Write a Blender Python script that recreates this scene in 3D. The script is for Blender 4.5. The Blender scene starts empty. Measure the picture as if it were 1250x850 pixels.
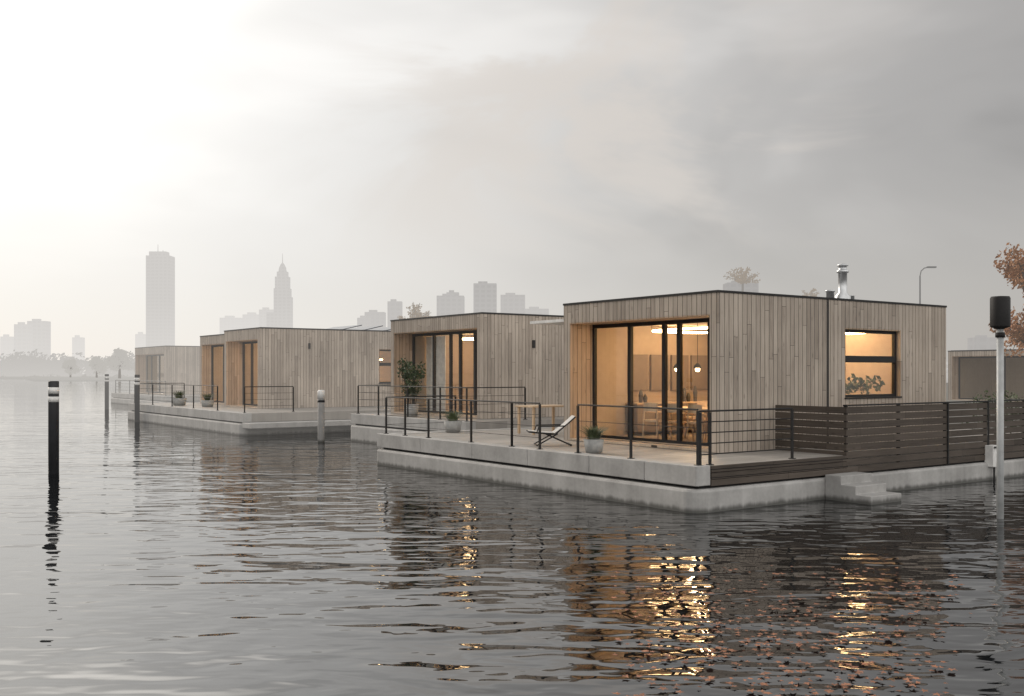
import bpy, math, random
from mathutils import Vector, Matrix
random.seed(7)
scene=bpy.context.scene
TH=math.radians(35.7); OX,OY=3.12,17.1
U=(math.cos(TH),math.sin(TH)); V=(-math.sin(TH),math.cos(TH))
def W(a,b,z=0): return Vector((OX+a*U[0]+b*V[0],OY+a*U[1]+b*V[1],z))

# ------------------------------------------------------------ node helpers
class NT:
    def __init__(s,tree): s.t=tree; s.n=tree.nodes; s.l=tree.links
    def put(s,sock,val):
        if val is None: return
        if isinstance(val,bpy.types.NodeSocket): s.l.new(val,sock)
        else:
            try: sock.default_value=val
            except Exception:
                if isinstance(val,(int,float)): sock.default_value=(val,)*len(sock.default_value)
                else: sock.default_value=tuple(val)[:3]
    def math(s,op,a,b=None,c=None,clamp=False):
        m=s.n.new('ShaderNodeMath'); m.operation=op; m.use_clamp=clamp
        s.put(m.inputs[0],a); s.put(m.inputs[1],b); s.put(m.inputs[2],c); return m.outputs[0]
    def vmath(s,op,a,b=None):
        m=s.n.new('ShaderNodeVectorMath'); m.operation=op
        s.put(m.inputs[0],a); s.put(m.inputs[1],b)
        return m.outputs['Value'] if op in('DOT_PRODUCT','LENGTH') else m.outputs[0]
    def coord(s,k='Object'): return s.n.new('ShaderNodeTexCoord').outputs[k]
    def sep(s,v):
        m=s.n.new('ShaderNodeSeparateXYZ'); s.put(m.inputs[0],v); return m.outputs
    def comb(s,x,y,z):
        m=s.n.new('ShaderNodeCombineXYZ'); s.put(m.inputs[0],x); s.put(m.inputs[1],y); s.put(m.inputs[2],z); return m.outputs[0]
    def noise(s,v,scale,detail=3,rough=.55,dist=0):
        m=s.n.new('ShaderNodeTexNoise'); s.put(m.inputs['Vector'],v); m.inputs['Scale'].default_value=scale
        m.inputs['Detail'].default_value=detail; m.inputs['Roughness'].default_value=rough; m.inputs['Distortion'].default_value=dist
        return m.outputs['Fac']
    def white(s,w):
        m=s.n.new('ShaderNodeTexWhiteNoise'); m.noise_dimensions='1D'; s.put(m.inputs['W'],w); return m.outputs['Value']
    def ramp(s,f,stops,interp='LINEAR'):
        m=s.n.new('ShaderNodeValToRGB'); s.put(m.inputs[0],f); cr=m.color_ramp; cr.interpolation=interp
        while len(cr.elements)<len(stops): cr.elements.new(.5)
        for e,(p,c) in zip(cr.elements,stops):
            e.position=p
            e.color=(c,c,c,1) if isinstance(c,(int,float)) else (*c,1)
        return m.outputs[0]
    def mix(s,f,a,b,mode='MIX'):
        m=s.n.new('ShaderNodeMix'); m.data_type='RGBA'; m.blend_type=mode
        def p(i,v):
            if isinstance(v,bpy.types.NodeSocket): s.l.new(v,m.inputs[i])
            elif isinstance(v,(int,float)): m.inputs[i].default_value=(v,v,v,1)
            else: m.inputs[i].default_value=(*v,1)
        if isinstance(f,bpy.types.NodeSocket): s.l.new(f,m.inputs[0])
        else: m.inputs[0].default_value=f
        p(6,a); p(7,b); return m.outputs[2]
    def maprange(s,v,a,b,c,d,t='SMOOTHSTEP'):
        m=s.n.new('ShaderNodeMapRange'); m.interpolation_type=t; s.put(m.inputs[0],v)
        for i,x in enumerate((a,b,c,d)): m.inputs[i+1].default_value=x
        return m.outputs[0]
    def bump(s,h,strength=.3,dist=.02,normal=None):
        m=s.n.new('ShaderNodeBump'); s.put(m.inputs['Height'],h); m.inputs['Strength'].default_value=strength
        m.inputs['Distance'].default_value=dist
        if normal: s.l.new(normal,m.inputs['Normal'])
        return m.outputs[0]
def newmat(name):
    m=bpy.data.materials.new(name); m.use_nodes=True
    t=NT(m.node_tree); p=m.node_tree.nodes['Principled BSDF']; return m,t,p
def setp(t,p,color=None,rough=.6,normal=None,metal=0,spec=.5):
    if color is not None:
        if isinstance(color,bpy.types.NodeSocket): t.l.new(color,p.inputs['Base Color'])
        else: p.inputs['Base Color'].default_value=(*color,1)
    t.put(p.inputs['Roughness'],rough); p.inputs['Metallic'].default_value=metal
    p.inputs['Specular IOR Level'].default_value=spec
    if normal: t.l.new(normal,p.inputs['Normal'])

def planks(name,light,mid,dark,w=.135,along='z',rough=.75,groove=.045,length=2.6):
    m,t,p=newmat(name); x,y,z=t.sep(t.coord())[:3]
    if along=='z': s0=t.math('ADD',x,y); l0=z
    elif along=='h': s0=z; l0=t.math('ADD',x,y)
    elif along=='x': s0=y; l0=x
    else: s0=x; l0=y
    s1=t.math('DIVIDE',s0,w); idx=t.math('FLOOR',s1); fr=t.math('FRACT',s1)
    r=t.white(idx)
    l1=t.math('ADD',t.math('DIVIDE',l0,length),t.math('MULTIPLY',r,7.3)); li=t.math('FLOOR',l1); lf=t.math('FRACT',l1)
    r2=t.white(t.math('ADD',t.math('MULTIPLY',idx,3.17),t.math('MULTIPLY',li,17.3)))
    dd=t.math('MINIMUM',fr,t.math('SUBTRACT',1,fr)); g1=t.math('LESS_THAN',dd,groove)
    ld=t.math('LESS_THAN',lf,.0025); g=t.math('MAXIMUM',g1,ld)
    gv=t.comb(t.math('MULTIPLY',s0,14),t.math('MULTIPLY',l0,.8),t.math('MULTIPLY',r2,40))
    gr=t.noise(gv,2.2,4,.65,.6)
    gv2=t.comb(t.math('MULTIPLY',s0,60),t.math('MULTIPLY',l0,1.2),t.math('MULTIPLY',r2,40))
    gf=t.noise(gv2,2,2,.6)
    kn=t.n.new('ShaderNodeTexVoronoi'); kn.inputs['Scale'].default_value=1
    t.l.new(t.comb(t.math('MULTIPLY',s0,6),t.math('MULTIPLY',l0,1.9),t.math('MULTIPLY',r2,31)),kn.inputs['Vector'])
    knot=t.maprange(kn.outputs['Distance'],.04,.16,1,0)
    f=t.math('ADD',t.math('MULTIPLY',r2,.30),t.math('ADD',t.math('MULTIPLY',gr,.68),t.math('MULTIPLY',t.math('SUBTRACT',gf,.5),.4)))
    c=t.ramp(f,[(.2,dark),(.5,mid),(.82,light)])
    c=t.mix(t.math('MULTIPLY',knot,.45),c,tuple(v*.4 for v in dark))
    big=t.noise(t.coord(),.7,2)
    c=t.mix(1,c,t.ramp(big,[(.3,.84),(.7,1.07)]),'MULTIPLY')
    c=t.mix(g,c,tuple(v*.14 for v in dark))
    h=t.math('SUBTRACT',1,g)
    setp(t,p,c,rough,t.bump(h,.5,.008),spec=.3); return m
WOOD=planks('timber_cladding',(.58,.505,.43),(.435,.372,.312),(.27,.226,.187))
WOODW=planks('warm_timber_lining',(.58,.45,.34),(.45,.34,.245),(.29,.205,.14))
SLAT=planks('dark_fence_slats',(.125,.102,.085),(.088,.071,.058),(.05,.04,.033),w=.145,along='h',groove=.05,length=2.1)
DECK=planks('deck_boards',(.43,.402,.37),(.35,.327,.30),(.27,.252,.23),w=.30,along='x',groove=.015,length=1.8,rough=.5)
TIMB=planks('oak_timber',(.70,.53,.36),(.60,.44,.29),(.46,.33,.21),w=.2,along='x',groove=.0,rough=.45)
def concrete(name,c0,c1,wl=True):
    m,t,p=newmat(name); co=t.coord(); x,y,z=t.sep(co)[:3]
    n=t.noise(co,1.3,4,.6); n2=t.noise(co,14,3,.6)
    st=t.noise(t.comb(t.math('MULTIPLY',t.math('ADD',x,y),3.2),0,t.math('MULTIPLY',z,.35)),1.5,3)
    f=t.math('ADD',t.math('MULTIPLY',n,.6),t.math('ADD',t.math('MULTIPLY',n2,.18),t.math('MULTIPLY',st,.25)))
    c=t.ramp(f,[(.35,c0),(.7,c1)])
    if wl:
        edge=t.math('ADD',z,t.math('MULTIPLY',t.math('SUBTRACT',st,.5),.16))
        w=t.maprange(edge,.02,.12,1,0)
        c=t.mix(t.math('MULTIPLY',w,.85),c,(.055,.055,.048))
    v=t.n.new('ShaderNodeTexVoronoi'); v.inputs['Scale'].default_value=9; t.l.new(co,v.inputs['Vector'])
    pit=t.maprange(v.outputs['Distance'],.03,.09,1,0)
    c=t.mix(t.math('MULTIPLY',pit,.35),c,tuple(q*.45 for q in c0))
    setp(t,p,c,.7,t.bump(n2,.25,.01)); return m
CONC=concrete('pontoon_concrete',(.28,.273,.263),(.49,.48,.465))
CONC2=concrete('dark_concrete',(.2,.195,.19),(.34,.33,.32))
def plain(name,c,rough=.5,metal=0,var=.15,scale=6,bump=.05,spec=.5):
    m,t,p=newmat(name); n=t.noise(t.coord(),scale,3)
    col=t.ramp(n,[(.3,tuple(v*(1-var) for v in c)),(.7,tuple(min(1,v*(1+var)) for v in c))])
    setp(t,p,col,rough,None,metal,spec); return m
METAL=plain('black_steel',(.02,.019,.019),.6,0,spec=.25)
ROOFM=plain('roof_membrane',(.05,.05,.052),.7)
PLASTER=plain('interior_plaster',(.40,.315,.235),.8,var=.05)
CEIL=plain('ceiling_paint',(.60,.52,.43),.8,var=.04)
FLOORI=planks('interior_floor',(.58,.48,.37),(.50,.40,.31),(.40,.32,.24),w=.18,along='x',groove=.01,rough=.35)
CAB=plain('cabinet_beige',(.20,.15,.11),.6,var=.06)
DARKC=plain('dark_cabinet',(.08,.07,.06),.5)
WHITE=plain('white_paint',(.74,.73,.71),.5)
GREYP=plain('grey_galvanised_steel',(.42,.43,.43),.5,.2)
CHROME=plain('stainless_flue',(.6,.61,.62),.35,.7)
FABRIC=plain('sling_fabric',(.55,.54,.52),.9,0,.1,30)
POT=plain('planter_concrete',(.36,.36,.35),.8,0,.2,10,.2)
LEAFG=plain('plant_foliage',(.085,.11,.05),.55,0,.45,3)
LEAFD=plain('dark_plant_foliage',(.05,.075,.035),.5,0,.45,3)
SOLAR=plain('solar_glass',(.02,.025,.045),.15,.2)
BARK=plain('bark',(.09,.07,.055),.9,0,.4,8,.5)
LEAFO=plain('autumn_foliage',(.40,.19,.08),.6,0,.5,2)
FLEAF=plain('fallen_leaf',(.27,.115,.06),.6,0,.55,4)
PILEB=plain('pile_black',(.016,.017,.02),.5,0,.3)
CURT=plain('sheer_curtain',(.7,.68,.64),.9)
def emis(name,c,s):
    m=bpy.data.materials.new(name); m.use_nodes=True; t=NT(m.node_tree)
    t.n.remove(t.n['Principled BSDF']); e=t.n.new('ShaderNodeEmission'); e.inputs[0].default_value=(*c,1); e.inputs[1].default_value=s
    t.l.new(e.outputs[0],t.n['Material Output'].inputs[0]); return m
LED=emis('warm_led_strip',(1,.66,.33),30)
BULB=emis('pendant_bulb',(1,.70,.40),14)
def glassmat(name,tint=(.90,.91,.90)):
    m=bpy.data.materials.new(name); m.use_nodes=True; t=NT(m.node_tree); t.n.remove(t.n['Principled BSDF'])
    tr=t.n.new('ShaderNodeBsdfTransparent'); tr.inputs[0].default_value=(*tint,1)
    gl=t.n.new('ShaderNodeBsdfGlossy'); gl.inputs['Roughness'].default_value=.01
    ge=t.n.new('ShaderNodeNewGeometry')
    c=t.math('ABSOLUTE',t.vmath('DOT_PRODUCT',ge.outputs['Normal'],ge.outputs['Incoming']))
    sch=t.math('POWER',t.math('SUBTRACT',1,c,clamp=True),5)
    f=t.math('ADD',t.math('MULTIPLY',sch,.9),.085,clamp=True)
    mx=t.n.new('ShaderNodeMixShader'); t.l.new(f,mx.inputs[0]); t.l.new(tr.outputs[0],mx.inputs[1]); t.l.new(gl.outputs[0],mx.inputs[2])
    t.l.new(mx.outputs[0],t.n['Material Output'].inputs[0]); return m
GLASS=glassmat('window_glass')
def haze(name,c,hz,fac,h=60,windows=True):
    """far object: its own surface colour mixed with a glow that paints in mist (stronger low down)"""
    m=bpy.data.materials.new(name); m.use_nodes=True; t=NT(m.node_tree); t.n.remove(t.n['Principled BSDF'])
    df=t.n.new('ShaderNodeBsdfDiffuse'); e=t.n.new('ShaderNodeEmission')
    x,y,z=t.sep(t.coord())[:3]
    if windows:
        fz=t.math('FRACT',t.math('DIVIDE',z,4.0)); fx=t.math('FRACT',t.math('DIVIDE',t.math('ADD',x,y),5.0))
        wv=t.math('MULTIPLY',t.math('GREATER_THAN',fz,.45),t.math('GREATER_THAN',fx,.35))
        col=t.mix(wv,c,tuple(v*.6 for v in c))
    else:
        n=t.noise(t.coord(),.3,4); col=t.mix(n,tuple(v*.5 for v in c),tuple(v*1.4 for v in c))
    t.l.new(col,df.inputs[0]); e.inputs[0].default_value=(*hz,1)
    f=t.maprange(z,0,h,min(1,fac+.13),fac,'LINEAR')  # painted mist thins with height
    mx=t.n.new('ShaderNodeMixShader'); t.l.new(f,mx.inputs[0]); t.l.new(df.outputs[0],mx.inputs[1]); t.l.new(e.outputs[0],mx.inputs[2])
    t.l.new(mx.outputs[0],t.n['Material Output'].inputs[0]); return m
_hc={}
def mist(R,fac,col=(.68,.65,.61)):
    """same surfaces further off, with mist painted into the material as a glow"""
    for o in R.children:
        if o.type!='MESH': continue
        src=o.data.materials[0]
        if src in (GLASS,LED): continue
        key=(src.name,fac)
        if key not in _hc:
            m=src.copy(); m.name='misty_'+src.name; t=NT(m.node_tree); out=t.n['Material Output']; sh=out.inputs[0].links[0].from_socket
            e=t.n.new('ShaderNodeEmission'); e.inputs[0].default_value=(*col,1); mx=t.n.new('ShaderNodeMixShader'); mx.inputs[0].default_value=fac  # flat emission painted in as the mist veil
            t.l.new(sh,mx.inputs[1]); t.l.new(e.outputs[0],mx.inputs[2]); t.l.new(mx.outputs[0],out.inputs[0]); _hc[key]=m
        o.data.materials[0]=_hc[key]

# ------------------------------------------------------------ mesh helpers
class MB:
    def __init__(s): s.v=[]; s.f=[]
    def box(s,x0,x1,y0,y1,z0,z1):
        n=len(s.v); s.v+=[(x0,y0,z0),(x1,y0,z0),(x1,y1,z0),(x0,y1,z0),(x0,y0,z1),(x1,y0,z1),(x1,y1,z1),(x0,y1,z1)]
        s.f+=[tuple(n+i for i in q) for q in((0,3,2,1),(4,5,6,7),(0,1,5,4),(1,2,6,5),(2,3,7,6),(3,0,4,7))]; return s
    def tube(s,p0,p1,r0,r1=None,n=8):
        r1=r0 if r1 is None else r1; p0=Vector(p0); p1=Vector(p1); d=(p1-p0).normalized()
        up=Vector((0,0,1)) if abs(d.z)<.95 else Vector((1,0,0)); e1=d.cross(up).normalized(); e2=d.cross(e1)
        k=len(s.v)
        for p,r in((p0,r0),(p1,r1)):
            for i in range(n):
                a=2*math.pi*i/n; s.v.append(tuple(p+e1*(r*math.cos(a))+e2*(r*math.sin(a))))
        for i in range(n): j=(i+1)%n; s.f.append((k+j,k+i,k+n+i,k+n+j))
        s.f.append(tuple(k+i for i in range(n))); s.f.append(tuple(k+n+i for i in reversed(range(n)))); return s
    def path(s,pts,r,n=8):
        for a,b in zip(pts,pts[1:]): s.tube(a,b,r,r,n)
        return s
    def prism(s,poly,z0,z1):
        k=len(s.v); n=len(poly)
        for z in(z0,z1):
            for x,y in poly: s.v.append((x,y,z))
        for i in range(n): j=(i+1)%n; s.f.append((k+i,k+j,k+n+j,k+n+i))
        s.f.append(tuple(k+i for i in reversed(range(n)))); s.f.append(tuple(k+n+i for i in range(n))); return s
    def poly(s,pts):
        k=len(s.v); s.v+=[tuple(p) for p in pts]; s.f.append(tuple(range(k,k+len(pts)))); return s
    def lathe(s,prof,c=(0,0),n=24):
        k=len(s.v)
        for r,z in prof:
            for i in range(n):
                a=2*math.pi*i/n; s.v.append((c[0]+r*math.cos(a),c[1]+r*math.sin(a),z))
        for q in range(len(prof)-1):
            for i in range(n): j=(i+1)%n; s.f.append((k+q*n+i,k+q*n+j,k+(q+1)*n+j,k+(q+1)*n+i))
        s.f.append(tuple(k+i for i in reversed(range(n)))); s.f.append(tuple(k+(len(prof)-1)*n+i for i in range(n))); return s
    def make(s,name,parent,mat,bevel=0,smooth=False):
        me=bpy.data.meshes.new(name); me.from_pydata(s.v,[],s.f); me.update()
        o=bpy.data.objects.new(name,me); scene.collection.objects.link(o); me.materials.append(mat)
        if parent: o.parent=parent
        if bevel:
            b=o.modifiers.new('bevel','BEVEL'); b.width=bevel; b.segments=2; b.limit_method='ANGLE'
        if smooth:
            for p in me.polygons: p.use_smooth=len(p.vertices)==4
        return o
def root(name,loc=None,rot=None):
    e=bpy.data.objects.new(name,None); e.empty_display_size=.3; scene.collection.objects.link(e)
    e.location=(OX,OY,0) if loc is None else loc; e.rotation_euler=(0,0,TH if rot is None else rot); return e
def rrect(x0,x1,y0,y1,r,n=6):
    out=[]
    for cx,cy,a0 in((x1-r,y1-r,0),(x0+r,y1-r,90),(x0+r,y0+r,180),(x1-r,y0+r,270)):
        for i in range(n+1):
            a=math.radians(a0+90*i/n); out.append((cx+r*math.cos(a),cy+r*math.sin(a)))
    return out

# ------------------------------------------------------------ houses
def wall_y(mb,y0,y1,x0,x1,z0,z1,holes):
    xs=x0
    for hx0,hx1,hz0,hz1 in sorted(holes):
        if hx0>xs: mb.box(xs,hx0,y0,y1,z0,z1)
        mb.box(hx0,hx1,y0,y1,z0,hz0); mb.box(hx0,hx1,y0,y1,hz1,z1); xs=hx1
    mb.box(xs,x1,y0,y1,z0,z1)
def window_y(parent,y0,hx0,hx1,hz0,hz1,t,transom=None,mull=None):
    L=MB(); k=.03   # timber lining of the reveal
    L.box(hx0,hx0+k,y0+.004,y0+t-.004,hz0,hz1).box(hx1-k,hx1,y0+.004,y0+t-.004,hz0,hz1)
    L.box(hx0+k,hx1-k,y0+.004,y0+t-.004,hz1-k,hz1); L.make('window_reveal',parent,WOODW)
    F=MB(); f=.07; ya,yb=y0+t*.45,y0+t*.45+.08; a,b,c,d=hx0+k,hx1-k,hz0,hz1-k
    F.box(a,a+f,ya,yb,c,d).box(b-f,b,ya,yb,c,d).box(a+f,b-f,ya,yb,c,c+f).box(a+f,b-f,ya,yb,d-f,d)
    if transom: F.box(a+f,b-f,ya-.03,yb,transom-.09,transom+.06)
    if mull: F.box(mull-.03,mull+.03,ya+.01,yb-.01,c+f,d-f)
    F.box(hx0-.01,hx1+.01,y0-.03,ya,hz0-.02,hz0+.012)
    F.make('window_frame',parent,METAL,.004)
    yy=ya+.03; MB().poly([(a+f,yy,c+f),(b-f,yy,c+f),(b-f,yy,d-f),(a+f,yy,d-f)]).make('window_pane',parent,GLASS)
def house(name,a0,a1,b0,b1,z0,z1,recess=.7,fz=.42,mulls=(),holes=(),seams=(),t=.22,led=True,depth=4.5,hole_info=()):
    R=root(name); zf=z1-fz
    S=MB(); wall_y(S,b0,b0+t,a0,a1,z0,z1,holes); S.make('side_wall',R,WOOD)
    MB().box(a0,a1,b1-t,b1,z0,z1).make('far_wall',R,WOOD)
    MB().box(a1-t,a1,b0+t,b1-t,z0,z1).make('back_wall',R,WOOD)
    MB().box(a0,a0+t,b0+t,b1-t,zf,z1).make('fascia',R,WOOD)
    MB().box(a0+.003,a0+recess,b0+t,b1-t,zf-.03,zf-.002).make('soffit',R,WOODW)
    L=MB(); L.box(a0+.01,a0+recess,b0+t,b0+t+.02,z0+.05,zf-.03); L.box(a0+.01,a0+recess,b1-t-.02,b1-t,z0+.05,zf-.03); L.make('porch_lining',R,WOODW)
    MB().box(a0-.015,a1+.015,b0-.015,b1+.015,z1,z1+.045).make('roof_edge_flashing',R,METAL)
    MB().box(a0+.1,a1-.1,b0+.1,b1-.1,z1+.045,z1+.06).make('roof',R,ROOFM)
    MB().box(a0+.004,a1-t,b0+t,b1-t,z0,z0+.05).make('floor_slab',R,FLOORI)
    MB().box(a0+recess,a1-t,b0+t,b1-t,zf-.02,zf).make('ceiling',R,CEIL)
    ii=MB(); ii.box(a0+recess+.1,a1-t,b1-t-.015,b1-t,z0+.05,zf-.02)
    ii.box(a0+depth,a0+depth+.1,b0+t,b1-t-.02,z0+.05,zf-.02) if depth else None
    ii.make('interior_wall',R,PLASTER)
    # glazing
    g=a0+recess; gb0,gb1=b0+t+.02,b1-t-.02; zt=zf-.03; zb=z0+.05
    F=MB(); F.box(g,g+.09,gb0,gb1,zt-.09,zt).box(g,g+.09,gb0,gb1,zb,zb+.06)
    F.box(g,g+.09,gb0,gb0+.06,zb+.06,zt-.09).box(g,g+.09,gb1-.06,gb1,zb+.06,zt-.09)
    for m in mulls: F.box(g-.01,g+.08,m-.05,m+.05,zb+.06,zt-.09)
    F.make('sliding_door_frames',R,METAL,.004)
    G_=MB(); ys=[gb0+.06]+sorted(mulls)+[gb1-.06]
    for i,(p,q) in enumerate(zip(ys,ys[1:])):
        xx=g+.03+.02*(i%2); G_.poly([(xx,p,zb+.06),(xx,p,zt-.09),(xx,q,zt-.09),(xx,q,zb+.06)])
    G_.make('sliding_door_glass',R,GLASS)
    for s in seams: MB().box(s-.03,s+.03,b0-.006,b0+.01,z0,z1-.002).make('module_joint',R,METAL)
    for h in hole_info: window_y(R,b0,*h[:4],t,*h[4:])
    return R

def chair(R,x,y,z,rot,mat=TIMB):
    c,s=math.cos(rot),math.sin(rot)
    def T(p): return (x+p[0]*c-p[1]*s,y+p[0]*s+p[1]*c,z+p[2])
    m=MB()
    for px,py,h in((-.2,-.2,.44),(.2,-.2,.44),(-.21,.22,.82),(.21,.22,.82)): m.tube(T((px*1.1,py*1.1,0)),T((px*.95,py,h)),.016,.022,6)
    m.tube(T((-.2,-.2,.62)),T((-.21,.22,.66)),.017,n=6).tube(T((.2,-.2,.62)),T((.21,.22,.66)),.017,n=6)
    m.tube(T((-.2,-.2,.44)),T((-.2,-.2,.62)),.015,n=6).tube(T((.2,-.2,.44)),T((.2,-.2,.62)),.015,n=6)
    k=len(m.v)
    for zz in(.43,.47):
        for px,py in rrect(-.23,.23,-.22,.22,.08,3): m.v.append(T((px,py,zz)))
    n=(len(m.v)-k)//2
    for i in range(n): j=(i+1)%n; m.f.append((k+i,k+j,k+n+j,k+n+i))
    m.f.append(tuple(k+i for i in reversed(range(n)))); m.f.append(tuple(k+n+i for i in range(n)))
    pts=[T((-.23+.46*i/6,.22+.05*math.sin(math.pi*i/6),0)) for i in range(7)]
    for a,b in zip(pts,pts[1:]):
        k=len(m.v)
        for q in(a,b): m.v+=[(q[0],q[1],q[2]+.66),(q[0],q[1],q[2]+.86)]
        m.f.append((k,k+2,k+3,k+1))
    m.make('dining_chair',R,mat)
def foliage_blades(parent,name,c,n,h,spread,mat,w=.012,droop=.35):
    m=MB()
    for i in range(n):
        a=random.uniform(0,6.283); r=random.uniform(0,.5)*spread*.6; hh=h*random.uniform(.6,1.05); sp=spread*random.uniform(.3,1.1)
        bx,by=c[0]+r*math.cos(a),c[1]+r*math.sin(a); pa=None
        nx,ny=-math.sin(a)*w,math.cos(a)*w
        for k in range(5):
            t=k/4; x=bx+sp*math.cos(a)*t**1.5; y=by+sp*math.sin(a)*t**1.5; z=c[2]+hh*(t-droop*t*t); ww=1-t*.9
            cur=((x-nx*ww,y-ny*ww,z),(x+nx*ww,y+ny*ww,z))
            if pa: m.poly([pa[0],pa[1],cur[1],cur[0]])
            pa=cur
    return m.make(name,parent,mat)
def leafcloud(m,c,rad,n,size,flat=1):
    for i in range(n):
        while True:
            p=Vector([random.uniform(-1,1) for _ in range(3)])
            if .25<p.length<1: break
        p=Vector((p.x*rad[0],p.y*rad[1],p.z*rad[2]))+Vector(c)
        d=Vector([random.gauss(0,1) for _ in range(3)]).normalized(); e=d.orthogonal().normalized(); g=d.cross(e)
        s=size*random.uniform(.6,1.3)
        m.poly([p-e*s*.5,p-g*s*.28,p+e*s*.5,p+g*s*.28])
def plantpot(x,y,z,r,h,kind='grass',name='potted_grass',s=1):
    R=root(name)
    MB().lathe([(r*.78,z),(r,z+h),(r*.9,z+h),(r*.88,z+h-.04)],(x,y),24).make('pot',R,POT,smooth=True)
    if kind=='grass': foliage_blades(R,'grass_blades',(x,y,z+h-.05),220,.5*s,.36*s,LEAFG,.011)
    elif kind=='shrub':
        m=MB(); st=MB()
        for i in range(9):
            a=random.uniform(0,6.28); q=(x+.12*math.cos(a),y+.12*math.sin(a)); top=(x+.3*s*math.cos(a),y+.3*s*math.sin(a),z+h+s*random.uniform(.7,1.35))
            st.tube((q[0],q[1],z+h-.05),top,.012,.006,5); leafcloud(m,top,(.2*s,.2*s,.28*s),70,.11)
            leafcloud(m,((q[0]+top[0])/2,(q[1]+top[1])/2,(z+h+top[2])/2),(.17,.17,.25),40,.1)
        st.make('stems',R,BARK); m.make('leaves',R,LEAFD)
    return R

Z1=.8
H1=(2.55,10.64,1.86,6.78)
win=(6.62,8.75,1.83,3.4)
h1=house('floating_house',*H1,Z1,4.0,.7,.42,(5.24,4.12,3.66,2.75),(win,),(6.02,),hole_info=((*win,2.72),),depth=None)
# fit-out of the near house
MB().box(7.3,7.4,4.9,6.5,.86,3.54).make('partition_wall',h1,PLASTER)
MB().box(9.0,9.1,2.1,6.5,.86,3.54).make('rear_partition',h1,PLASTER)
k_=MB(); 
for i in range(5): k_.box(4.3+i*.6+.006,4.9+i*.6-.006,6.1,6.53,.95,1.62)
k_.make('sideboard',h1,CAB,.006)
MB().box(4.28,7.3,6.08,6.53,1.622,1.66).make('sideboard_top',h1,TIMB)
k_=MB()
for i in range(4): k_.box(4.4+i*.72,5.0+i*.72,6.47,6.53,1.95,2.85)
k_.make('wall_panels',h1,CAB,.006)
MB().box(6.2,6.26,2.1,3.6,.86,2.6).make('beige_screen',h1,CAB)
k_=MB()
for x,h in((4.6,.32),(4.75,.2),(6.1,.35),(6.25,.22),(6.5,.4)): k_.lathe([(.045,1.66),(.06,1.66+h*.6),(.02,1.66+h)],(x,6.3),10)
k_.make('vases',h1,DARKC)
tb=MB(); tx=4.35
tb.prism([(tx+.5*math.cos(i/14*math.pi),5.0+.4*math.sin(i/14*math.pi)) for i in range(15)]+[(tx-.5*math.cos(i/14*math.pi),3.3-.4*math.sin(i/14*math.pi)) for i in range(15)],1.56,1.6)
for x,y in((tx-.35,3.4),(tx+.35,3.4),(tx-.35,4.9),(tx+.35,4.9)): tb.tube((x,y,.86),(x,y,1.56),.03)
tb.make('dining_table',h1,TIMB)
for y in(3.4,4.1,4.8): chair(h1,3.72,y,.85,math.pi/2+random.uniform(-.2,.2)); chair(h1,5.0,y,.85,-math.pi/2+random.uniform(-.2,.2))
chair(h1,tx,2.6,.85,math.pi)
chair(h1,5.6,3.0,.85,-1.9); chair(h1,5.7,5.6,.85,-2.4)
k_=MB(); k_.prism(rrect(6.0,6.5,3.9,5.3,.1),1.2,1.28); k_.box(6.02,6.48,3.92,5.28,.86,1.2); k_.box(6.4,6.58,3.9,5.3,1.28,1.62); k_.make('sofa',h1,FABRIC,.03)
pb=MB(); pc=MB()
for y in(3.5,4.15,4.8):
    pb.lathe([(.02,2.42),(.05,2.44),(.055,2.49),(.03,2.53)],(tx,y),12); pc.tube((tx,y,2.6),(tx,y,3.56),.006,n=5).lathe([(.10,2.5),(.06,2.58),(.02,2.62)],(tx,y),16)
pb.make('pendant_bulbs',h1,BULB); pc.make('pendant_shades',h1,METAL)
ld=MB()
def ring(m,cx,cy,z,rx,ry,w=.03,n=32,h=.03):
    P=[(cx+rx*math.copysign(abs(math.cos(2*math.pi*i/n))**.5,math.cos(2*math.pi*i/n)),cy+ry*math.copysign(abs(math.sin(2*math.pi*i/n))**.5,math.sin(2*math.pi*i/n))) for i in range(n)]
    m.path([(x,y,z) for x,y in P]+[(P[0][0],P[0][1],z)],w,5)
ring(ld,5.3,4.2,3.40,1.1,1.7,.024)
ring(ld,7.7,3.7,3.36,1.0,1.2,.024)
ld.make('led_ceiling_ring',h1,LED)
hang=MB()
for x,y in((4.3,3),(6.3,3),(4.3,5.6),(6.3,5.6),(6.9,3),(8.5,3),(6.9,4.5),(8.5,4.5)): hang.tube((x,y,3.4),(x,y,3.56),.006,n=5)
hang.make('led_ring_hangers',h1,METAL)
sh=MB(); sh.box(7.45,8.9,4.6,4.9,2.0,2.04).box(7.45,8.9,4.6,4.9,2.6,2.64).box(7.41,8.95,4.9,5.0,.86,3.5); sh.make('shelf_wall',h1,TIMB)
k_=MB()
for i in range(16):
    x=7.5+i*.085; k_.box(x,x+.05,4.65,4.85,2.04,2.04+random.uniform(.15,.3))
    if i%3: k_.box(x,x+.05,4.65,4.85,2.64,2.64+random.uniform(.12,.28))
k_.make('books',h1,DARKC)
pl=MB()
for i in range(9): leafcloud(pl,(6.95+.2*i,2.35+random.uniform(0,.15),1.98+random.uniform(.0,.22)),(.16,.12,.2),40,.12)
pl.make('window_sill_plants',h1,LEAFD)
MB().box(6.65,8.72,2.1,2.6,1.76,1.81).make('window_sill_shelf',h1,TIMB)
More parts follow.
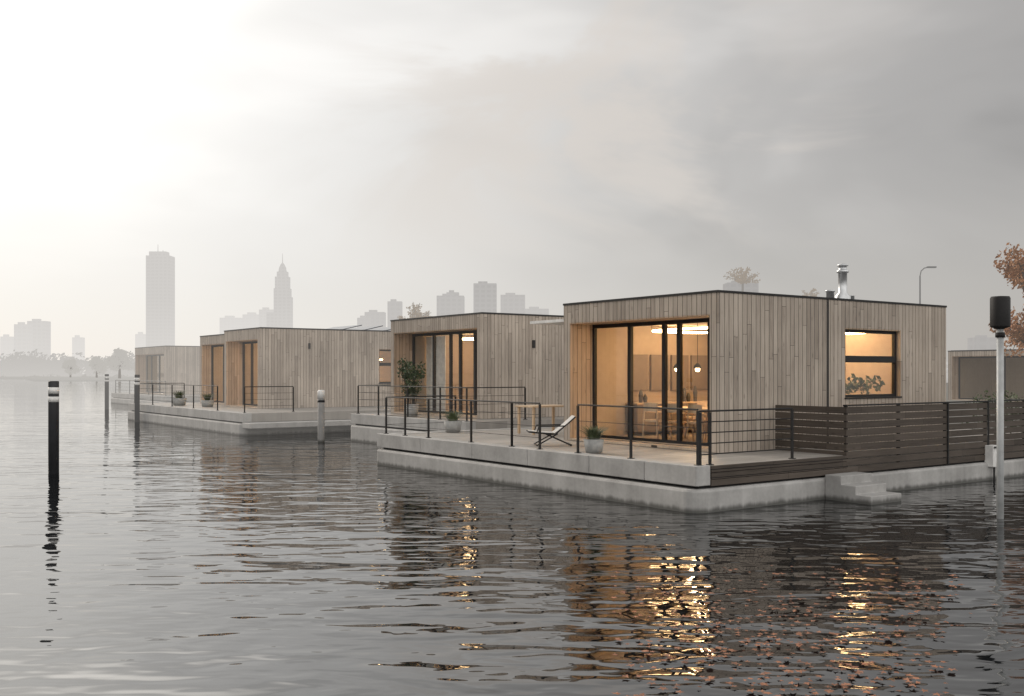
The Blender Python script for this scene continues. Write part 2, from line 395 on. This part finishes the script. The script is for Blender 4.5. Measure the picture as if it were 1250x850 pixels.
# flue and vents on the near roof
fl=MB(); fl.lathe([(.2,4.05),(.2,4.35),(.11,4.45),(.11,4.95),(.15,4.96),(.15,5.02),(.1,5.03),(.1,5.12),(.14,5.13),(.14,5.16),(.02,5.2)],(9.47,4.0),20)
fl.lathe([(.1,4.05),(.1,4.45),(.13,4.46),(.13,4.5)],(9.1,4.1),16); fl.lathe([(.08,4.05),(.08,4.38),(.1,4.39)],(9.9,4.05),16)
fl.make('roof_flue',h1,CHROME,smooth=True)
MB().box(2.9,6,6.79,8.6,3.64,3.71).make('side_canopy',h1,WHITE)

h2=house('floating_house',5.1,13,14.1,19.9,.95,4.24,.75,.42,(15.6,16.5,17.1,18.2),depth=5)
ld=MB(); ring(ld,8,17,3.6,1.1,1.7,.02); ld.make('led_ceiling_ring',h2,LED)
MB().box(6.4,6.42,18.3,19.6,1.0,3.7).make('curtain',h2,CURT)
MB().box(8.5,9.8,17,19.4,1.0,1.9).make('kitchen_island',h2,CAB)
for y in(15.5,16.2,17): chair(h2,7.2,y,1.0,math.pi/2)
MB().box(7.6,8.2,15.2,17.4,1.72,1.76).make('dining_table_top',h2,TIMB)
k_=MB()
for y in(15.4,17.2): k_.box(7.7,8.1,y-.03,y+.03,1.0,1.72)
k_.make('dining_table_legs',h2,TIMB)
sp=MB()
for i in range(3): sp.box(7+i*1.4,8.2+i*1.4,16,17.5,4.30,4.42)
sp.make('roof_skylights',h2,SOLAR)
MB().box(7.1,7.18,14.04,14.1,3.2,3.45).make('wall_light',h2,METAL)

w3=(9.7,11.2,1.9,3.5)
h3=house('floating_house',3.95,13,29.4,33.7,.85,4.3,.8,.45,(31.2,32.4),(w3,),hole_info=((*w3,2.8),),depth=5)
h3b=house('floating_house',4.6,12.6,33.72,39.0,.85,4.22,.5,.4,(35.1,36.0,37.0),depth=5)
for h,c in((h3,(6.5,31.5)),(h3b,(6.5,36.2))):
    ld=MB(); ring(ld,c[0]+.6,c[1],3.6,.9,1.2,.03); ld.make('led_ceiling_ring',h,LED)
MB().box(10.1,10.5,30.5,32.5,3.0,3.04).make('led_panel',h3,LED)
so=MB()
for i in range(4):
    x=8.2+i*1.1; k=len(so.v)
    so.v+=[(x,30,4.4),(x+.95,30,4.62),(x+.95,33,4.62),(x,33,4.4),(x,30,4.36),(x+.95,30,4.58),(x+.95,33,4.58),(x,33,4.36)]
    so.f+=[tuple(k+i for i in q) for q in((4,7,6,5),(0,1,2,3),(4,5,1,0),(5,6,2,1),(6,7,3,2),(7,4,0,3))]
so.make('solar_panels',h3,SOLAR)
MB().box(6.2,6.28,29.34,29.4,3.45,3.7).make('wall_light',h3,METAL)
h4=house('floating_house',9.7,17,61.9,69.6,.8,4.3,.8,.5,(64,66,68),depth=5)
h5=house('quayside_house',39,48,10.5,18.8,.9,3.55,.6,.25,(12,14,16),depth=4)

# ------------------------------------------------------------ pontoons
def pontoon(a0,a1,b0,b1,top,beam_b=None,joints=()):
    R=root('floating_pontoon'); ht=top-.40
    h=MB(); h.prism(rrect(a0,a1,b0,b1,.3,8),-.8,ht); o=h.make('hull',R,CONC,.05)
    MB().box(a0+.22,a1-.22,b0+.16,b1-.16,ht,ht+.055).make('shadow_gap',R,METAL)
    bb=beam_b if beam_b is not None else b0+.06
    e=MB(); ys=[bb]+list(joints)+[b1-.06]
    for p,q in zip(ys,ys[1:]): e.box(a0+.07,a0+.42,p+.006,q-.006,ht+.055,top)
    e.make('edge_beam',R,CONC,.012)
    e=MB(); e.box(a0+.43,a1-.1,b1-.4,b1-.07,ht+.055,top); e.make('rear_edge_beam',R,CONC,.01)
    MB().box(a0+.425,a1-.1,b0+.14,b1-.41,ht+.055,top-.012).make('deck',R,DECK)
    return R
p1=pontoon(0,15,0,11.6,Z1,None,(1.35,2.9,4.9,7.0,9.3))
s=MB()
for k in range(3): s.box(.44,4.2,.06,.13,.44+k*.118,.44+k*.118+.108)
s.make('slatted_fascia',p1,SLAT,.004)
p2=pontoon(3.6,14.5,12.7,20.3,.95,None,(15,17.5)); p3=pontoon(1.5,14.5,25,41,.85,None,(29,33,37))
MB().box(-.05+1.55,14.5,24.2,24.98,.3,.5).make('boarding_ledge',p3,CONC,.02)
p4=pontoon(8.3,19,57,71.5,.8)
mist(h2,.02); mist(p2,.03); mist(h3,.08); mist(h3b,.09); mist(p3,.08); mist(h4,.30); mist(p4,.28); mist(h5,.14,(.42,.40,.38))
# steps
st=root('concrete_steps'); m=MB()
prof=[(0,-.5),(0,.47),(-.36,.47),(-.36,.31),(-.68,.31),(-.68,.15),(-1.0,.15),(-1.0,-.5)]
k=len(m.v)
for x in(3.45,4.4):
    for y,z in prof: m.v.append((x,y-.005,z))
n=len(prof)
for i in range(n): j=(i+1)%n; m.f.append((k+i,k+j,k+n+j,k+n+i))
m.f.append(tuple(k+i for i in reversed(range(n)))); m.f.append(tuple(k+n+i for i in range(n)))
m.make('treads',st,CONC,.015)
ub=root('utility_box'); m=MB().box(9.2,9.52,-.13,.08,.3,.78); m.make('cabinet',ub,WHITE,.015)
m=MB().box(9.22,9.5,-.15,-.13,.72,.76).tube((9.36,-.06,.3),(9.36,-.06,-.3),.02).box(9.47,9.49,-.145,-.13,.5,.56); m.make('hinges_and_cable',ub,METAL)

# ------------------------------------------------------------ railings
def railing(pts_posts,z,h=1.0,nb=3,name='metal_railing',thick=.018,bar=.006):
    R=root(name); m=MB()
    for x,y in pts_posts: m.box(x-.02,x+.02,y-.02,y+.02,z,z+h-.02); m.box(x-.05,x+.05,y-.05,y+.05,z,z+.012)
    for (x0,y0),(x1,y1) in zip(pts_posts,pts_posts[1:]):
        m.tube((x0,y0,z+h),(x1,y1,z+h),thick,n=6)
    m.make('posts_and_top_rail',R,METAL)
    w=MB()
    for k in range(nb):
        zz=z+h*(k+1)/(nb+1)
        for (x0,y0),(x1,y1) in zip(pts_posts,pts_posts[1:]): w.tube((x0,y0,zz),(x1,y1,zz),bar,n=5)
    w.make('rails',R,METAL)
    return R
railing([(2.4,11.35),(.25,11.35),(.25,10.35),(.25,9.2),(.25,7.3),(.25,5.7)],Z1,.96)
railing([(.25,5.7),(.25,4.7)],Z1,.96)
railing([(.25,3.45),(.25,1.9),(.25,.2)],Z1,.96,2)
railing([(.3,.2),(.55,.2),(2.75,.2)],Z1-.01,.94,4,bar=.011)
railing([(6,20.0),(3.85,20.0),(3.85,18.5),(3.85,16.5),(3.85,14.5),(3.85,13.0),(6,13.0)],.95,1.0,3)
railing([(4.3,40.6),(1.8,40.6),(1.8,37.5),(1.8,34.5),(1.8,31.5),(1.8,28.5)],.85,1.0,3)
railing([(1.8,25.5),(3.8,25.5)],.85,1.0,3)
railing([(9,25.3),(11.5,25.3),(14,25.3)],.85,1.1,5,bar=.012)
mist(railing([(8.6,71),(8.6,67),(8.6,62),(8.6,58)],.8,1.0,3,thick=.03,bar=.012),.28)
# slatted fence along the side walk
fe=root('slatted_timber_fence'); m=MB()
for i in range(9):
    z=.44+i*.145; m.box(4.2,9.28,.06,.09,z,z+.128); m.box(9.34,15,.06,.09,z,z+.128)
    m.box(4.2,4.23,.095,1.8,z,z+.128)
m.make('slats',fe,SLAT,.004)
m=MB()
for x in(4.26,6.0,7.7,9.31,11,12.7,14.4): m.box(x-.03,x+.03,.092,.15,.42,1.76)
for x in(7.7,9.31): m.box(x-.022,x+.022,.035,.058,.44,1.76)
m.box(4.18,15,.04,.13,1.745,1.775); m.make('posts_and_cap',fe,METAL)
# hedge behind
hd=root('hedge'); m=MB()
for i in range(80): leafcloud(m,(11+random.uniform(0,5),random.uniform(.6,1.6),random.uniform(1.0,1.83)),(.3,.3,.22),45,.07)
m.make('leaves',hd,LEAFG)
# deck furniture
lc=root('lounge_chair',W(1.25,5.6,Z1),math.radians(4))
fr=MB()
for y in(-.29,.29):
    fr.path([(-.52,y,.30),(.05,y,.24),(.5,y,.62)],.014)
    fr.path([(-.35,y,0),(.12,y,.26)],.014); fr.path([(.42,y,0),(-.18,y,.27)],.014); fr.path([(-.3,y,.42),(.28,y,.43)],.014).path([(-.3,y,.42),(-.35,y,.28)],.012)
for p in((-.52,.30),(.5,.62),(-.35,.015),(.42,.015)): fr.tube((p[0],-.29,p[1]),(p[0],.29,p[1]),.014)
fr.make('tube_frame',lc,METAL)
f=MB(); P=[(-.52,.305),(-.2,.27),(.05,.255),(.28,.43),(.5,.625)]
for (x0,z0),(x1,z1) in zip(P,P[1:]):
    f.poly([(x0,-.27,z0),(x1,-.27,z1),(x1,.27,z1),(x0,.27,z0)]); f.poly([(x0,-.27,z0+.02),(x0,.27,z0+.02),(x1,.27,z1+.02),(x1,-.27,z1+.02)])
f.make('sling_seat',lc,FABRIC)
plantpot(.62,3.4,Z1,.21,.27,'grass'); plantpot(2.1,11.0,Z1,.25,.3,'grass',s=1.0)
plantpot(4.35,17.1,.95,.24,.4,'shrub','potted_olive_shrub',1.0)
plantpot(2.6,36,.85,.35,.35,'grass',s=1.3); plantpot(3.0,33.2,.85,.3,.3,'grass',s=1.1)
pt=root('patio_table'); m=MB().box(3.0,4.3,8.6,9.4,1.5,1.54)
for x,y in((3.08,8.68),(4.22,8.68),(3.08,9.32),(4.22,9.32)): m.box(x-.03,x+.03,y-.03,y+.03,.8,1.5)
m.make('table_top_and_legs',pt,TIMB,.005)
c=root('patio_chair'); chair(c,4.0,8.1,.8,math.pi,GREYP)

# ------------------------------------------------------------ piles and marker posts
def pile(name,x,y,top,r,kind):
    R=root(name,(x,y,0),0)
    if kind=='black':
        MB().lathe([(r,-1.2),(r,top-.42),(r,top-.02),(r*.92,top)],n=20).make('shaft',R,PILEB,smooth=True)
        m=MB(); m.lathe([(r*1.02,top-.30),(r*1.02,top-.15)],n=20); m.lathe([(r*1.02,top-.50),(r*1.02,top-.37)],n=20); m.make('white_bands',R,WHITE,smooth=True)
    else:
        MB().lathe([(r,-1.2),(r,top-.3)],n=18).make('shaft',R,CONC2,smooth=True)
        MB().lathe([(r*1.05,top-.3),(r*1.05,top-.03),(r*.7,top)],n=18).make('white_cap',R,WHITE,smooth=True)
        MB().lathe([(r*1.06,top-.42),(r*1.06,top-.34)],n=18).make('dark_band',R,PILEB,smooth=True)
    return R
pile('mooring_pile',-10.9,24.0,2.2,.12,'black')
pile('mooring_pile',-6.58,34.8,1.8,.12,'grey')
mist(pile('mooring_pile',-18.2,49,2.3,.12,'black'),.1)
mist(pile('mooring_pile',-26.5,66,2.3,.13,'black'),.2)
mp=root('channel_marker_post',(8.03,16.6,0),0)
MB().lathe([(.055,-1),(.055,3.12)],n=16).make('shaft',mp,GREYP,smooth=True)
MB().lathe([(.03,3.1),(.09,3.13),(.15,3.15),(.155,3.17),(.155,3.62),(.14,3.65),(.02,3.66)],n=24).make('lantern_housing',mp,METAL,smooth=True)
MB().lathe([(.075,2.98),(.075,3.06)],n=16).make('collar',mp,METAL,smooth=True)

# street lamps behind
def lamp(x,y,h):
    R=root('street_lamp',(x,y,0),0); m=MB(); m.tube((0,0,0),(0,0,h-.6),.09,.05)
    m.path([(0,0,h-.6),(.08,0,h-.25),(.3,0,h-.05),(.6,0,h)],.035); m.make('pole',R,HZN); MB().box(.5,1.1,-.12,.12,h-.04,h+.06).make('lamp_head',R,HZN)
HZN=haze('hazed_steel',(.12,.12,.12),(.36,.35,.34),.35,20,False)
lamp(28.3,70,9.7)

# ------------------------------------------------------------ ground, skyline
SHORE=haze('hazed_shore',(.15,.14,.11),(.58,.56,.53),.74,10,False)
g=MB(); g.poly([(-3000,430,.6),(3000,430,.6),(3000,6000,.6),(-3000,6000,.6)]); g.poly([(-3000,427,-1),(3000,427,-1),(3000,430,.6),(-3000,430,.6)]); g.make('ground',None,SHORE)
BANK=haze('hazed_quay_ground',(.16,.15,.13),(.36,.35,.33),.3,10,False)
g=MB(); g.box(19,140,36,150,-1,.9); g.make('quay',None,BANK)
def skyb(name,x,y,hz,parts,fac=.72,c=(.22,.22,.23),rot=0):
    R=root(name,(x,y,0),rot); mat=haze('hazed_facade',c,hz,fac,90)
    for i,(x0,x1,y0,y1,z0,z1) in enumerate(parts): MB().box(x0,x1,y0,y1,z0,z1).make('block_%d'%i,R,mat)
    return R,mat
def px(p,Y): return (p-625)/1232*Y
def zz(p,Y): return 2.4+(455-p)/1232*Y
HL=(.80,.772,.738); HC=(.63,.608,.583); HR=(.49,.472,.454)
Y=1200
def B(p0,p1,top,hz,Y,fac,name='office_building',extra=()):
    w=(p1-p0)/1232*Y; x=px((p0+p1)/2,Y); h=zz(top,Y); d=w*.7
    parts=[(-w/2,w/2,0,d,0,h),(-w*.3,w*.1,d*.2,d*.6,h,h+Y*.0022)]+[(a*w,b*w,-1+c*0,d*.8,0,h*e) for a,b,c,e in extra]
    return skyb(name,x,Y,hz,parts,fac)
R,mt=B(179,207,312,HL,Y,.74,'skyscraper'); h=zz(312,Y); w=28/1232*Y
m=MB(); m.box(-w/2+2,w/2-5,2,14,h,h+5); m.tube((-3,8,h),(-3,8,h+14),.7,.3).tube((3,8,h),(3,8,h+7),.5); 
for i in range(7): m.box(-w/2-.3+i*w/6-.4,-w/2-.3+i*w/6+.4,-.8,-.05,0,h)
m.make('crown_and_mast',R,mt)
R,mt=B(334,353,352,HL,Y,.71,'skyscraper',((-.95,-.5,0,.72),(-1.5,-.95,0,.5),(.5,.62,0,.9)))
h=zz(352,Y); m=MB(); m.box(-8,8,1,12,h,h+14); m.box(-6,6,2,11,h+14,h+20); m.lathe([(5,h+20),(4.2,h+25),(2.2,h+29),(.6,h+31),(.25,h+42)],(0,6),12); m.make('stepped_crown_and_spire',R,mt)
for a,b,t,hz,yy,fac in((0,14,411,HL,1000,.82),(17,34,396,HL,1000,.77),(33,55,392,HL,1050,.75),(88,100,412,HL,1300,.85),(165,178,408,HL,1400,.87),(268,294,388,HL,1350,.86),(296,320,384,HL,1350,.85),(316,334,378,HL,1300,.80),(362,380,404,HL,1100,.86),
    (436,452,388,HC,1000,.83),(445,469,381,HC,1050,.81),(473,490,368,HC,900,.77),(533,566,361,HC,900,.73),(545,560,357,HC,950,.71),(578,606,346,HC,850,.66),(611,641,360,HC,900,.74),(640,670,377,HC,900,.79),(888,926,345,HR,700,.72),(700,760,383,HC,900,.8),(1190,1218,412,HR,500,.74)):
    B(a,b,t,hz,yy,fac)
# distant trees (one mass)
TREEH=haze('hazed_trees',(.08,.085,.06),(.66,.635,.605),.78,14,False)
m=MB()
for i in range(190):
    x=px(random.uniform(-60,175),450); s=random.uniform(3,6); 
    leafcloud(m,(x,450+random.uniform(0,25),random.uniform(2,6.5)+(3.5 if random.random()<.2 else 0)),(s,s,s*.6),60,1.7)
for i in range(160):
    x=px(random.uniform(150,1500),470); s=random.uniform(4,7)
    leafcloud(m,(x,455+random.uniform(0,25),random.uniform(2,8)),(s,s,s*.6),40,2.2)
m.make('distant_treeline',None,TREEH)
def feather_tree(name,x,y,base,top,crown,mat,n=26):
    R=root(name,(x,y,0),0); t=MB(); l=MB(); hc=top-crown*.55
    t.tube((0,0,base),(.1,0,hc),.16*crown/3,.09*crown/3,7); 
    for i in range(n):
        a=random.uniform(0,6.283); el=random.uniform(.1,1.35); L=crown*random.uniform(.35,.62)
        p0=Vector((.1,0,hc)); d=Vector((math.cos(a)*math.cos(el),math.sin(a)*math.cos(el),math.sin(el)))
        pr=p0
        for k in range(1,5):
            q=p0+d*L*k/4-Vector((0,0,L*.12*(k/4)**2)); t.tube(pr,q,.02*crown/3,n=4)
            leafcloud(l,(pr+q)/2,(L*.14,L*.14,L*.12),9,crown*.07); pr=q
    t.make('trunk_and_branches',R,BARKH); l.make('leaves',R,mat)
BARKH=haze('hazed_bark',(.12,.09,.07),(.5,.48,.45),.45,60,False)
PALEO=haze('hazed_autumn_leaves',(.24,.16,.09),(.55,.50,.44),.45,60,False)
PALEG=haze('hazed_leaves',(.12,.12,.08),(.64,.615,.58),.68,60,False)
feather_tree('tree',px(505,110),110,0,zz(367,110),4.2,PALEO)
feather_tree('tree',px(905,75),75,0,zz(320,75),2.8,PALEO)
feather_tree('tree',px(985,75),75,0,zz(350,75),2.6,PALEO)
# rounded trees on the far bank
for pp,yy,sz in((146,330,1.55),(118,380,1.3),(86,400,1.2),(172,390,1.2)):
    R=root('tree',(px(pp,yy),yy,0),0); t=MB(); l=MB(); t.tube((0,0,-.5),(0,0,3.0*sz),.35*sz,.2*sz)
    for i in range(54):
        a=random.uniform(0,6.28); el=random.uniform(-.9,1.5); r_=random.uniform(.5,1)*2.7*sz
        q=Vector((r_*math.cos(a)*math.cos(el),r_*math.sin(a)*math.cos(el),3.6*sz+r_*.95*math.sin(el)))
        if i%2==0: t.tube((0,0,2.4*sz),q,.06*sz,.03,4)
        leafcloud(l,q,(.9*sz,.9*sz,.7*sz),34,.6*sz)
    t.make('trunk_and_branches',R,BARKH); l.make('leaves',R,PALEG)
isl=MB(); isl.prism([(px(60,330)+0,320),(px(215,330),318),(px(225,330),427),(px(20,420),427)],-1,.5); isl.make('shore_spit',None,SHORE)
# autumn tree at the right
at=root('autumn_tree',(20.1,38,0),0); t=MB(); l=MB()
t.tube((0,0,0),(-.1,0,3.0),.22,.15); tips=[]
for i in range(16):
    a=i*.63+random.uniform(-.2,.2); p=Vector((-.1,0,2.3+i*.16)); q=p+Vector((math.cos(a)*.85,math.sin(a)*.85,.5+.08*i)); r_=q+Vector((math.cos(a+.4)*.5,math.sin(a+.4)*.5,.5))
    t.tube((-.1,0,2.3+i*.1),q,.07,.04,6); t.tube(q,r_,.04,.015,5); tips+=[q,r_,(q+r_)/2]
    for k in range(3):
        s_=q+Vector([random.uniform(-.6,.6) for _ in range(3)]); t.tube(q,s_,.03,.01,4); tips.append(s_)
for p in tips: leafcloud(l,p,(.4,.4,.34),70,.16)
t.make('trunk_and_limbs',at,BARK); l.make('leaves',at,LEAFO); mist(at,.10,(.5,.45,.40))

# ------------------------------------------------------------ floating leaves
m=MB()
def leaf(m,x,y,s):
    a0=random.uniform(0,6.28); z=.016; pts=[]
    for i in range(10):
        a=a0+i*math.pi/5; r=s*(1 if i%2==0 else .42)*random.uniform(.8,1.1); pts.append((x+r*math.cos(a),y+r*math.sin(a),z+random.uniform(0,.008)))
    m.poly(pts)
random.seed(21)
cl=[(random.uniform(.12,.40),random.uniform(6.8,11.5)) for _ in range(34)]
for i in range(820):
    if random.random()<.7:
        c=random.choice(cl); q=c[0]+random.gauss(0,.03); Y=c[1]+random.gauss(0,.45)
    else: q=random.uniform(.10,.44); Y=random.uniform(6.2,12.5)
    if Y<5.5 or q<.10: continue
    x=q*Y
    leaf(m,x,Y,random.uniform(.022,.05))
m.make('floating_leaves',None,FLEAF)

# ------------------------------------------------------------ water
m,t,p=newmat('lake_water'); co=t.coord()
def sc(v,sx,sy): 
    x,y,z=t.sep(v)[:3]; return t.comb(t.math('MULTIPLY',x,sx),t.math('MULTIPLY',y,sy),0)
n0=t.noise(sc(co,.22,.6),1.0,1,.5,.2)
n1=t.noise(sc(co,.9,2.0),1.0,1,.5,.3); n2=t.noise(sc(co,2.4,4.6),1.0,1,.5,.3); n3=t.noise(sc(co,.07,.16),1.0,2)
hgt=t.math('ADD',t.math('MULTIPLY',n1,.046),t.math('MULTIPLY',n2,.013))
calm=t.maprange(n3,.35,.65,.6,1.15); hgt=t.math('ADD',t.math('MULTIPLY',hgt,calm),t.math('MULTIPLY',n0,.045))
# open water beyond the mooring is calmer in the still morning air
yy=t.sep(co)[1]; far=t.maprange(yy,12,70,1,.25); hgt=t.math('MULTIPLY',hgt,far)
setp(t,p,(.004,.005,.006),.012,t.bump(hgt,1,1.0)); p.inputs['IOR'].default_value=1.95
w=MB(); w.poly([(-4000,-200,0),(4000,-200,0),(4000,6000,0),(-4000,6000,0)]); w.make('water',None,m)

# ------------------------------------------------------------ sky
wd=bpy.data.worlds.new('World'); scene.world=wd; wd.use_nodes=True; t=NT(wd.node_tree)
bg=t.n['Background']; sky=t.n.new('ShaderNodeTexSky'); sky.sky_type='NISHITA'; sky.sun_disc=False
SAZ,SEL=math.radians(-48),math.radians(24)
sky.sun_elevation=SEL; sky.sun_rotation=SAZ
d=t.vmath('NORMALIZE',t.coord('Generated')); x,y,z=t.sep(d)[:3]
ga,ge=math.radians(-34),math.radians(21)
G=(math.sin(ga)*math.cos(ge),math.cos(ga)*math.cos(ge),math.sin(ge))
dt=t.vmath('DOT_PRODUCT',d,G); f=t.maprange(dt,-1,1,0,1,'LINEAR')
# overcast luminance as a function of the angle from the sun glow
def S(*st): return [(p,tuple(v*.4 for v in c)) for p,c in st]
base=t.ramp(f,S((0,(1.5,1.46,1.40)),(.35,(1.3,1.265,1.22)),(.60,(.60,.585,.57)),(.75,(.375,.362,.35)),(.83,(.46,.445,.431)),(.895,(.63,.611,.588)),(.945,(.83,.81,.78)),(.98,(.97,.95,.92)),(1,(1.5,1.45,1.36))),'B_SPLINE')
pv=t.comb(t.math('MULTIPLY',x,2.2),t.math('MULTIPLY',y,2.2),t.math('MULTIPLY',z,5.2))
pv2=t.vmath('ADD',pv,(3.7,1.9,.4))
c1=t.noise(pv,1.05,4,.5,.5); c2=t.noise(pv2,1.25,5,.58,.7)
away=t.maprange(f,.86,.98,1,.45)
cf=t.ramp(c1,[(.3,.37),(.5,.5),(.7,.62)],'EASE')
cf=t.mix(away,(.5,.5,.5),cf)
base=t.mix(1,base,cf,'MULTIPLY'); base=t.mix(1,base,5.0,'MULTIPLY')
warm=t.maprange(c2,.47,.62,0,.65); el=t.maprange(z,.07,.17,0,1); warm=t.math('MULTIPLY',warm,el)
front=t.math('MULTIPLY',t.maprange(f,.76,.86,0,1),t.maprange(f,.92,.98,1,0)); warm=t.math('MULTIPLY',warm,front)
base=t.mix(warm,base,(.72,.66,.60))
hzc=t.ramp(f,[(0,(1.0,.965,.92)),(.5,(.8,.77,.735)),(.74,(.49,.468,.444)),(.82,(.55,.527,.50)),(.90,(.72,.692,.66)),(.96,(.87,.842,.807)),(1,(.95,.92,.875))])
hf=t.maprange(z,.0,.24,1,0)
base=t.mix(hf,base,hzc)
# added sky glow above the view, brightens the left water
g2a,g2e=math.radians(-30),math.radians(40)
G2=(math.sin(g2a)*math.cos(g2e),math.cos(g2a)*math.cos(g2e),math.sin(g2e))
k2=t.maprange(t.vmath('DOT_PRODUCT',d,G2),.90,.995,0,1)
base=t.mix(1,base,t.mix(k2,(0,0,0),(1.9,1.8,1.66)),'ADD')
nis=t.mix(1,sky.outputs[0],(.08,.08,.08),'MULTIPLY')
fin=t.mix(.07,base,nis)
t.l.new(fin,bg.inputs[0]); bg.inputs[1].default_value=1.03
sun=bpy.data.lights.new('sun','SUN'); sun.energy=1.5; sun.angle=math.radians(14); sun.color=(1,.89,.76)
so=bpy.data.objects.new('sun',sun); scene.collection.objects.link(so)
dirv=Vector((math.sin(SAZ)*math.cos(SEL),math.cos(SAZ)*math.cos(SEL),math.sin(SEL)))
so.rotation_euler=dirv.to_track_quat('Z','Y').to_euler()
# warm lamps hanging in the lit rooms
def bulb(R,x,y,z,e):
    l=bpy.data.lights.new('room_lamp','POINT'); l.energy=e; l.color=(1,.68,.39); l.shadow_soft_size=.12
    o=bpy.data.objects.new('room_lamp',l); scene.collection.objects.link(o); o.parent=R; o.location=(x,y,z)
bulb(h1,4.35,4.15,2.3,52); bulb(h1,6.0,5.0,3.0,20); bulb(h1,7.9,3.4,3.1,34); bulb(h2,8,17,3.3,48); bulb(h3,6.5,31.5,3.3,28); bulb(h3b,6.8,36.2,3.3,28); bulb(h4,12.5,66,3,22)

cam=bpy.data.cameras.new('camera'); co_=bpy.data.objects.new('camera',cam); scene.collection.objects.link(co_)
co_.location=(0,0,2.4); co_.rotation_euler=(math.radians(90),0,0)
cam.sensor_width=36; cam.lens=35.48; cam.shift_y=.024; cam.clip_end=9000; cam.clip_start=.1
scene.camera=co_
scene.view_settings.view_transform='Standard'; scene.view_settings.look='None'; scene.view_settings.exposure=0
